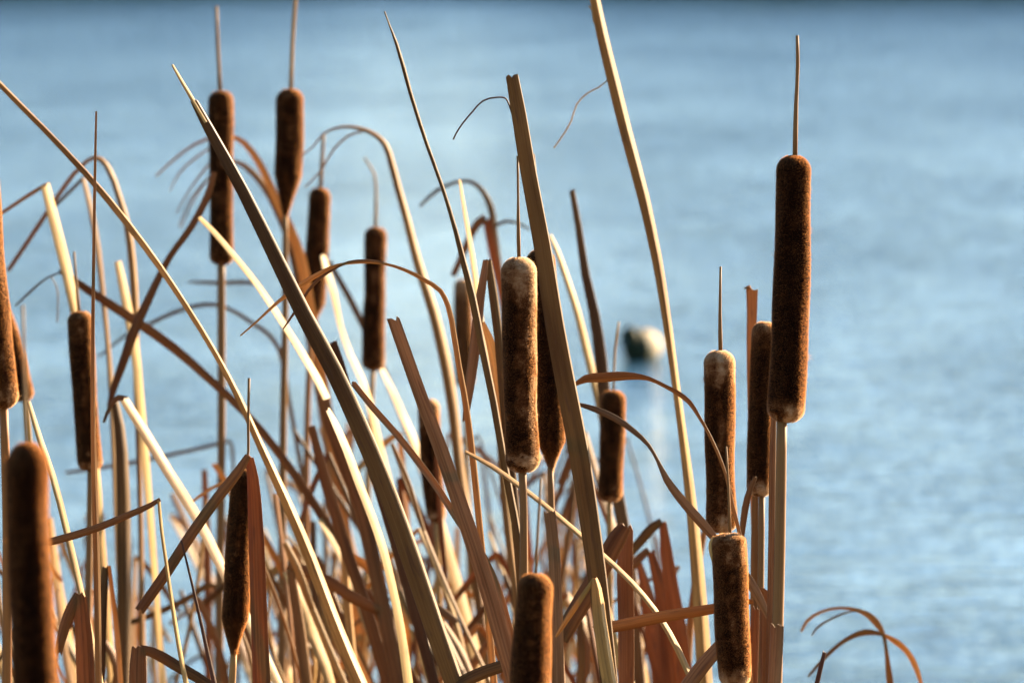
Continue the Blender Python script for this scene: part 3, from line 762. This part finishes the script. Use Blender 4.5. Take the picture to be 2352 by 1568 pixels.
leaf('faint leaf curling over to the left above the bent rust blade',
     [(1165, 760, 14), (1148, 620, 14), (1136, 530, 14), (1128, 478, 16), (1108, 438, 12), (1081, 417, 9), (1046, 419, 8), (1003, 438, 9), (964, 474, 6)], 8.7, 'olive', roll=-0.4, end='tip',
     tips=[('side_strand', [(1132, 522, 7), (1163, 508, 8), (1195, 515, 6), (1218, 528, 5)], 'olive', {'end': 'tip'})])
leaf('tall arched leaf bending left above the fourth blurred cattail',
     [(1085, 1260, 24), (1054, 1065, 24), (1043, 961, 25), (1030, 870, 26), (1012, 780, 26), (996, 715, 25), (972, 640, 23), (952, 570, 20), (936, 505, 18), (916, 434, 17), (899, 369, 16), (886, 332, 14), (862, 309, 11), (829, 295, 9), (786, 291, 7), (747, 304, 5), (720, 335, 4), (690, 360, 3)], 8.0, 'tan', roll=-0.1, roll2=-0.1, keel=0.28, end='tip',
     tips=[('split_strand', [(840, 300, 5), (800, 312, 5), (765, 345, 5), (735, 395, 4), (700, 430, 3)], 'tan', {'end': 'tip'})])
leaf('bright diagonal blade in the left thicket beneath the long dark blade',
     [(752, 915, 20.8), (733, 874, 23.2), (700, 818, 22.4), (643, 728, 20.0), (594, 655, 18.4), (535, 582, 16.8), (490, 530, 15.2), (458, 499, 12.8)], 7.0, 'pale', roll=-1.28, root=False)
leaf('brightest sunlit strip hugging the lower left of the long dark blade',
     [(940, 1568, 20), (922, 1440, 20), (901, 1336, 20), (884, 1267, 21), (858, 1190, 22), (825, 1105, 24), (797, 1030, 24), (770, 970, 20), (753, 938, 14)], 6.6, 'pale', roll=-1.28)
leaf('pale arching leaf falling right between the two tallest blurred cattails',
     [(730, 800, 22), (708, 680, 24), (690, 590, 24), (665, 520, 20), (638, 465, 18), (608, 399, 17), (577, 347, 15), (545, 318, 11), (520, 315, 8), (480, 318, 7), (420, 350, 6), (358, 405, 4)], 8.5, 'gold', roll=-1.1, roll2=0.3, end='tip',
     tips=[('frayed_strand', [(500, 330, 4), (450, 362, 5), (410, 400, 4), (390, 440, 2)], 'tan', {'end': 'tip'}),
           ('frayed_strand', [(505, 350, 4), (465, 395, 5), (430, 445, 4), (405, 490, 2)], 'tan', {'end': 'tip'}),
           ('frayed_strand', [(500, 385, 4), (460, 430, 5), (435, 460, 4), (410, 520, 2)], 'tan', {'end': 'tip'}),
           ('frayed_strand', [(480, 410, 3), (450, 450, 4), (425, 500, 4), (415, 525, 2)], 'tan', {'end': 'tip'})])
leaf('second arching leaf just under the pale one at the tall blurred cattails',
     [(720, 820, 20), (690, 660, 20), (660, 540, 18), (635, 480, 17), (605, 425, 16), (575, 392, 14), (545, 372, 10), (520, 372, 6)], 8.7, 'tan', roll=-0.2, end='tip')
leaf('bright blade leaning behind the third blurred cattail, right of it',
     [(870, 1010, 22), (832, 870, 22), (806, 815, 20), (782, 745, 18), (768, 676, 22), (750, 613, 21), (742, 585, 14)], 8.3, 'pale', roll=-1.28)
leaf('olive blade sloping behind the left side of the fourth blurred cattail',
     [(880, 850, 16), (830, 739, 15), (800, 680, 15), (772, 630, 13), (755, 598, 10)], 9.0, 'olive', roll=0.2)
leaf('dark broken stub right of the long dark blade mid-left',
     [(850, 1060, 24), (816, 961, 24), (799, 905, 23), (781, 839, 22), (764, 785, 18)], 6.8, 'dark', roll=0.3)
leaf('pale blade sloping right below the fourth blurred cattail',
     [(985, 1110, 24), (948, 1000, 24), (927, 954, 24), (900, 892, 22), (876, 845, 18)], 8.2, 'gold', roll=-1.1)
leaf('dark bent leaf sloping right through the lower thicket left of centre',
     [(705, 1568, 26), (690, 1450, 26), (668, 1306, 20)], 7.2, 'tan', roll=-0.3,
     tips=[('folded_tip', [(660, 1296, 20), (700, 1310, 26), (756, 1336, 27), (808, 1371, 27), (876, 1405, 24)], 'brown', {})])
leaf('golden strip fanning down right in the lower thicket left of centre',
     [(760, 1568, 24), (749, 1527, 24), (721, 1458, 26), (707, 1405, 28), (686, 1353, 27), (658, 1310, 16)], 7.25, 'pale', roll=-1.28)
leaf('dark brown blade leaning left in the thicket under the long dark blade',
     [(850, 1430, 28), (822, 1340, 28), (800, 1280, 28), (770, 1180, 27), (740, 1080, 24), (716, 978, 16)], 7.3, 'brown', roll=0.3)
leaf('straight golden blade in the thicket ending in a fine point',
     [(850, 1450, 22), (818, 1357, 24), (790, 1284, 22), (762, 1230, 20), (735, 1188, 14)], 7.6, 'pale', roll=-1.28)
leaf('wide brown blade directly behind the long dark blade in mid-thicket',
     [(885, 1420, 34), (852, 1262, 34), (830, 1170, 34), (792, 1062, 34), (762, 980, 32), (738, 905, 22)], 7.2, 'brown', roll=0.3)
leaf('thin olive leaf arching over the stem of the tall upper-left cattail',
     [(660, 900, 10), (640, 800, 10), (615, 766, 10), (580, 742, 10), (521, 707, 9), (497, 700, 10), (451, 702, 10), (399, 718, 10), (347, 742, 9), (290, 770, 7), (225, 820, 5)], 9.0, 'olive', roll=0.2, end='tip')
leaf('short level olive leaf behind the stem of the tall upper-left cattail',
     [(596, 652, 9), (560, 648, 10), (503, 650, 10), (465, 648, 8), (432, 648, 4)], 9.2, 'olive', roll=0.2, root=False, end='tip')
leaf('faint level olive leaf crossing behind the left stalks at mid height',
     [(535, 1100, 8), (533, 1030, 8), (528, 1014, 8), (493, 1022, 9), (392, 1044, 9), (302, 1062, 9), (230, 1074, 9), (150, 1085, 7)], 9.2, 'olive', roll=0.2, end='tip')
leaf('olive leaf bent over at lower left between two stalks',
     [(520, 1568, 20), (497, 1471, 17), (470, 1410, 17), (452, 1372, 14)], 8.0, 'brown', roll=0.2,
     tips=[('folded_tip', [(497, 1346, 8), (478, 1343, 13), (448, 1364, 14), (382, 1398, 14), (302, 1428, 13), (260, 1440, 10)], 'olive', {})])
leaf('olive-brown leaf crossing low in front of the thicket at the bottom centre',
     [(1040, 1578, 30), (1080, 1556, 30), (1115, 1541, 29), (1157, 1527, 27), (1180, 1518, 24)], 6.1, 'olive', roll=0.3, root=False)
leaf('grey-brown blade rising right at the bottom edge before the lower right cattail',
     [(1560, 1600, 34), (1589, 1560, 34), (1616, 1525, 34), (1650, 1486, 30), (1690, 1440, 22)], 5.95, 'grey', roll=0.3, root=False)
leaf('short curved olive leaf left of the stems under the half-hidden right cattail',
     [(1700, 1260, 12), (1704, 1225, 13), (1711, 1169, 16), (1723, 1121, 13), (1735, 1095, 8)], 6.3, 'olive', roll=0.2)
leaf('olive strip pressed against the stem of the half-hidden right cattail',
     [(1735, 1568, 24), (1732, 1360, 18), (1733, 1240, 17), (1735, 1125, 15)], 6.5, 'olive', roll=0.2)
leaf('tan blade with squared frayed top between the two right cattails',
     [(1728, 1100, 12), (1722, 892, 12), (1725, 787, 21), (1727, 720, 24), (1727, 660, 28)], 6.7, 'tan', roll=0.15, cup=0.1, thick=0.08,
     tips=[('torn_fibre', [(1720, 664, 5), (1714, 661, 5), (1709, 663, 3)], 'tan', {'end': 'tip'})])
leaf('pale sheath running up the left side of the tallest stem',
     [(1768, 1568, 20), (1771, 1400, 18), (1773, 1240, 17), (1775, 1050, 16), (1777, 955, 13)], 5.82, 'grey', roll=-0.2, thick=0.3)
leaf('grey-tan sheath wrapped round the foot of the tallest stem',
     [(1776, 1568, 30), (1780, 1500, 31), (1783, 1436, 31)], 5.7, 'grey', roll=0.2, cup=0.8, thick=0.1)
leaf('brown sheath bundle left of the tallest stem at the bottom edge',
     [(1727, 1568, 26), (1731, 1480, 24), (1736, 1395, 16)], 6.2, 'rust', roll=0.1, thick=0.4)
leaf('dark torn sheath flap beside the tallest stem near the swooping leaf tip',
     [(1756, 1480, 22), (1757, 1420, 26), (1754, 1360, 20), (1744, 1352, 10)], 6.25, 'brown', roll=0.3)
leaf('bare stick poking up at the bottom right under the curled leaves',
     [(1874, 1578, 11), (1884, 1535, 10), (1894, 1496, 9)], 6.2, 'purple', roll=0.2, thick=0.9)
cl = leaf('arched curling leaves on a thin stalk at the bottom right corner',
     [(2046, 1580, 17), (2040, 1530, 13), (2034, 1480, 8), (2029, 1456, 10), (2012, 1428, 17), (1995, 1412, 14), (1974, 1402, 10), (1929, 1395, 7), (1884, 1405, 7), (1853, 1426, 8), (1840, 1450, 5)],
     7.2, 'gold', roll=0.1, roll2=-0.2, end='tip',
     tips=[('curling_leaf', [(2031, 1458, 6), (2012, 1453, 11), (1988, 1451, 15), (1957, 1461, 11), (1929, 1478, 9), (1894, 1510, 9), (1856, 1553, 5)], 'olive', {'end': 'tip', 'roll': 0.2}),
           ('curling_leaf', [(2032, 1458, 6), (2058, 1475, 14), (2082, 1496, 14), (2099, 1524, 17), (2113, 1562, 13), (2122, 1600, 9)], 'pale', {'end': 'tip', 'roll': -1.28}),
           ('curling_leaf', [(1975, 1402, 4), (1957, 1403, 4), (1929, 1411, 5), (1905, 1423, 5), (1877, 1440, 5), (1864, 1459, 3)], 'olive', {'end': 'tip'})])

blade('bract', [(1645, 1300, 10), (1637, 1272, 15), (1634, 1248, 13), (1640, 1232, 8)], 5.8, 'pale', parent=c6, root=False, roll=0.3)

# ------------------------------------------------------------------ the tangle low down behind them
G2 = 'blurred dry leaves tangled low in the thicket'
r2 = random.Random(77)
ZONES = [(300, 'behind the big out-of-focus cattail'), (640, 'beside the folded lower-left blade'), (900, 'under the long dark blade'),
         (1150, 'behind the squared grey-brown blade'), (1400, 'round the foot of the central blade'), (9999, 'among the bent rust blades')]
SEEN = {}


def name_it(what, zone, top, real_w, bow):
    size = 'tall' if top < 1230 else ('short' if top > 1400 else '')
    wide = 'narrow' if real_w < 105 else 'wide'
    curve = 'curved' if abs(bow) > 8 else 'straight'
    for extra in ('', wide, curve, wide + ' ' + curve):
        t_ = ' '.join(x for x in ('blurred', size, extra, what) if x) + ' ' + zone
        if t_ not in SEEN:
            break
    SEEN[t_] = SEEN.get(t_, 0) + 1
    return t_


WORD = {'rust': 'rust-red', 'brown': 'dull brown', 'tan': 'tan', 'gold': 'golden', 'olive': 'olive', 'pale': 'pale straw'}
for k in range(235):
    dens = r2.random()
    if dens < 0.68: x0 = r2.uniform(640, 1400)
    elif dens < 0.88: x0 = r2.uniform(-60, 640)
    else: x0 = r2.uniform(1380, 1590)
    d = r2.uniform(7.2, 11.0)
    top = r2.uniform(1180, 1500)
    if r2.random() < 0.22: top = r2.uniform(960, 1200)
    lean = r2.gauss(-0.22, 0.22)
    H = 1600 - top
    xt = x0 + lean * H
    wd = r2.uniform(7, 21) * 7.5 / d
    tone = r2.choices(['rust', 'brown', 'tan', 'gold', 'olive', 'pale'], [16, 22, 24, 18, 6, 14])[0]
    bow = r2.gauss(0, 12)
    pts = [(x0, 1600, wd), (x0 + lean * H * 0.33 + bow, 1600 - H * 0.33, wd), (x0 + lean * H * 0.68 + bow, 1600 - H * 0.68, wd * 0.95), (xt, top, wd * 0.75)]
    fold = r2.random() < 0.42
    o = blade('thicket_leaf', pts, d, tone, roll=r2.uniform(-1.2, 0.7), keel=r2.choice([0, 0, 0, 0.15, 0.25]), seed=1000 + k)
    zone = next(z for lim, z in ZONES if (x0 + xt) / 2 < lim)
    how = 'left-leaning' if lean < -0.3 else ('right-leaning' if lean > 0.05 else 'near-upright')
    tag(o, name_it(f"{WORD[tone]} {how} leaf{', top snapped,' if fold else ''}", zone, top, wd * d, bow), 'leaf', G2)
    if fold:
        ang = (-1 if x0 > 1330 else r2.choice([-1, 1])) * r2.uniform(0.3, 1.1); ln = r2.uniform(80, 240)
        dx, dy = math.sin(ang) * ln, math.cos(ang) * ln
        q = [(xt, top, wd * 0.8), (xt + dx * 0.4, top + dy * 0.33, wd * 1.05), (xt + dx, top + dy, wd * 0.8)]
        blade('folded_tip', q, d - 0.03, tone, parent=o, root=False, roll=r2.uniform(-0.6, 0.6), seed=2000 + k)

# ------------------------------------------------------------------ the duck on the water


def duck(px_, py_, heading):
    ray = (at(px_, py_, 1.0) - CAMP)
    c = CAMP + ray * (-CAM_H / ray.z)
    c.z = 0
    root = empty('duck', c)
    tag(root, 'small white-sided duck with dark head swimming on the open water', 'duck')
    WHITE = plain('duck_white', (0.30, 0.24, 0.16), 0.8, 0.08, 60)
    DARK = plain('duck_dark', (0.018, 0.023, 0.012), 0.6, 0.3, 60, 0.05)
    BILL = plain('duck_bill', (0.10, 0.12, 0.14), 0.35, 0.2, 60)
    M = Matrix.Rotation(heading, 4, 'Z') @ Matrix.Diagonal((0.95, 0.95, 1.15, 1))

    def loft(name, rings, mat, parent, sides=20):
        V, F = [], []
        for (x, z, ry, rz, sq) in rings:
            for j in range(sides):
                a = 2 * math.pi * j / sides
                sn = math.sin(a); zz = rz * sn * (1.0 if sn > 0 else sq)
                V.append(c + M @ Vector((x, ry * math.cos(a), z + zz)))
        n = len(rings)
        for i in range(n - 1):
            for j in range(sides):
                a, b = i * sides + j, i * sides + (j + 1) % sides
                F.append((a, b, b + sides, a + sides))
        F.append(tuple(range(sides))[::-1]); F.append(tuple((n - 1) * sides + j for j in range(sides)))
        return link_mesh(name, V, F, mat, parent)

    # x forward; rings: x, z, half width, half height, how much of the lower half is kept
    body = loft('body', [(-0.165, 0.10, 0.006, 0.004, 1), (-0.15, 0.09, 0.03, 0.022, .9), (-0.12, 0.07, 0.062, 0.058, .9), (-0.07, 0.06, 0.086, 0.088, .8),
                         (0.0, 0.06, 0.094, 0.100, .8), (0.06, 0.06, 0.086, 0.092, .8), (0.11, 0.055, 0.066, 0.072, .8), (0.145, 0.055, 0.036, 0.045, .9), (0.158, 0.06, 0.008, 0.01, 1)], WHITE, root)
    loft('back_feathers', [(-0.18, 0.115, 0.008, 0.006, 1), (-0.14, 0.112, 0.034, 0.012, 1), (-0.07, 0.146, 0.026, 0.008, 1), (0.0, 0.158, 0.024, 0.006, 1), (0.06, 0.150, 0.02, 0.006, 1), (0.10, 0.125, 0.01, 0.005, 1)], DARK, body)
    hz = -0.045
    head = loft('head', [(0.07, 0.155 + hz, 0.006, 0.006, 1), (0.08, 0.157 + hz, 0.036, 0.036, 1), (0.105, 0.162 + hz, 0.054, 0.056, 1.1), (0.135, 0.165 + hz, 0.058, 0.062, 1.15), (0.165, 0.16 + hz, 0.05, 0.052, 1.1), (0.185, 0.15 + hz, 0.032, 0.033, 1), (0.195, 0.146 + hz, 0.014, 0.014, 1)], DARK, root)
    loft('breast', [(0.02, 0.058, 0.0905, 0.097, .8), (0.06, 0.058, 0.0905, 0.095, .8), (0.11, 0.055, 0.070, 0.076, .8), (0.148, 0.055, 0.040, 0.048, .9), (0.164, 0.06, 0.01, 0.012, 1)], DARK, body)
    loft('bill', [(0.185, 0.143 + hz, 0.016, 0.013, 1), (0.205, 0.138 + hz, 0.013, 0.008, 1), (0.225, 0.134 + hz, 0.012, 0.005, 1), (0.232, 0.133 + hz, 0.005, 0.003, 1)], BILL, head)
    loft('tail', [(-0.14, 0.095, 0.03, 0.008, 1), (-0.19, 0.112, 0.024, 0.005, 1), (-0.215, 0.12, 0.008, 0.002, 1)], DARK, body)
    return root


duck(1476, 828, math.radians(232))
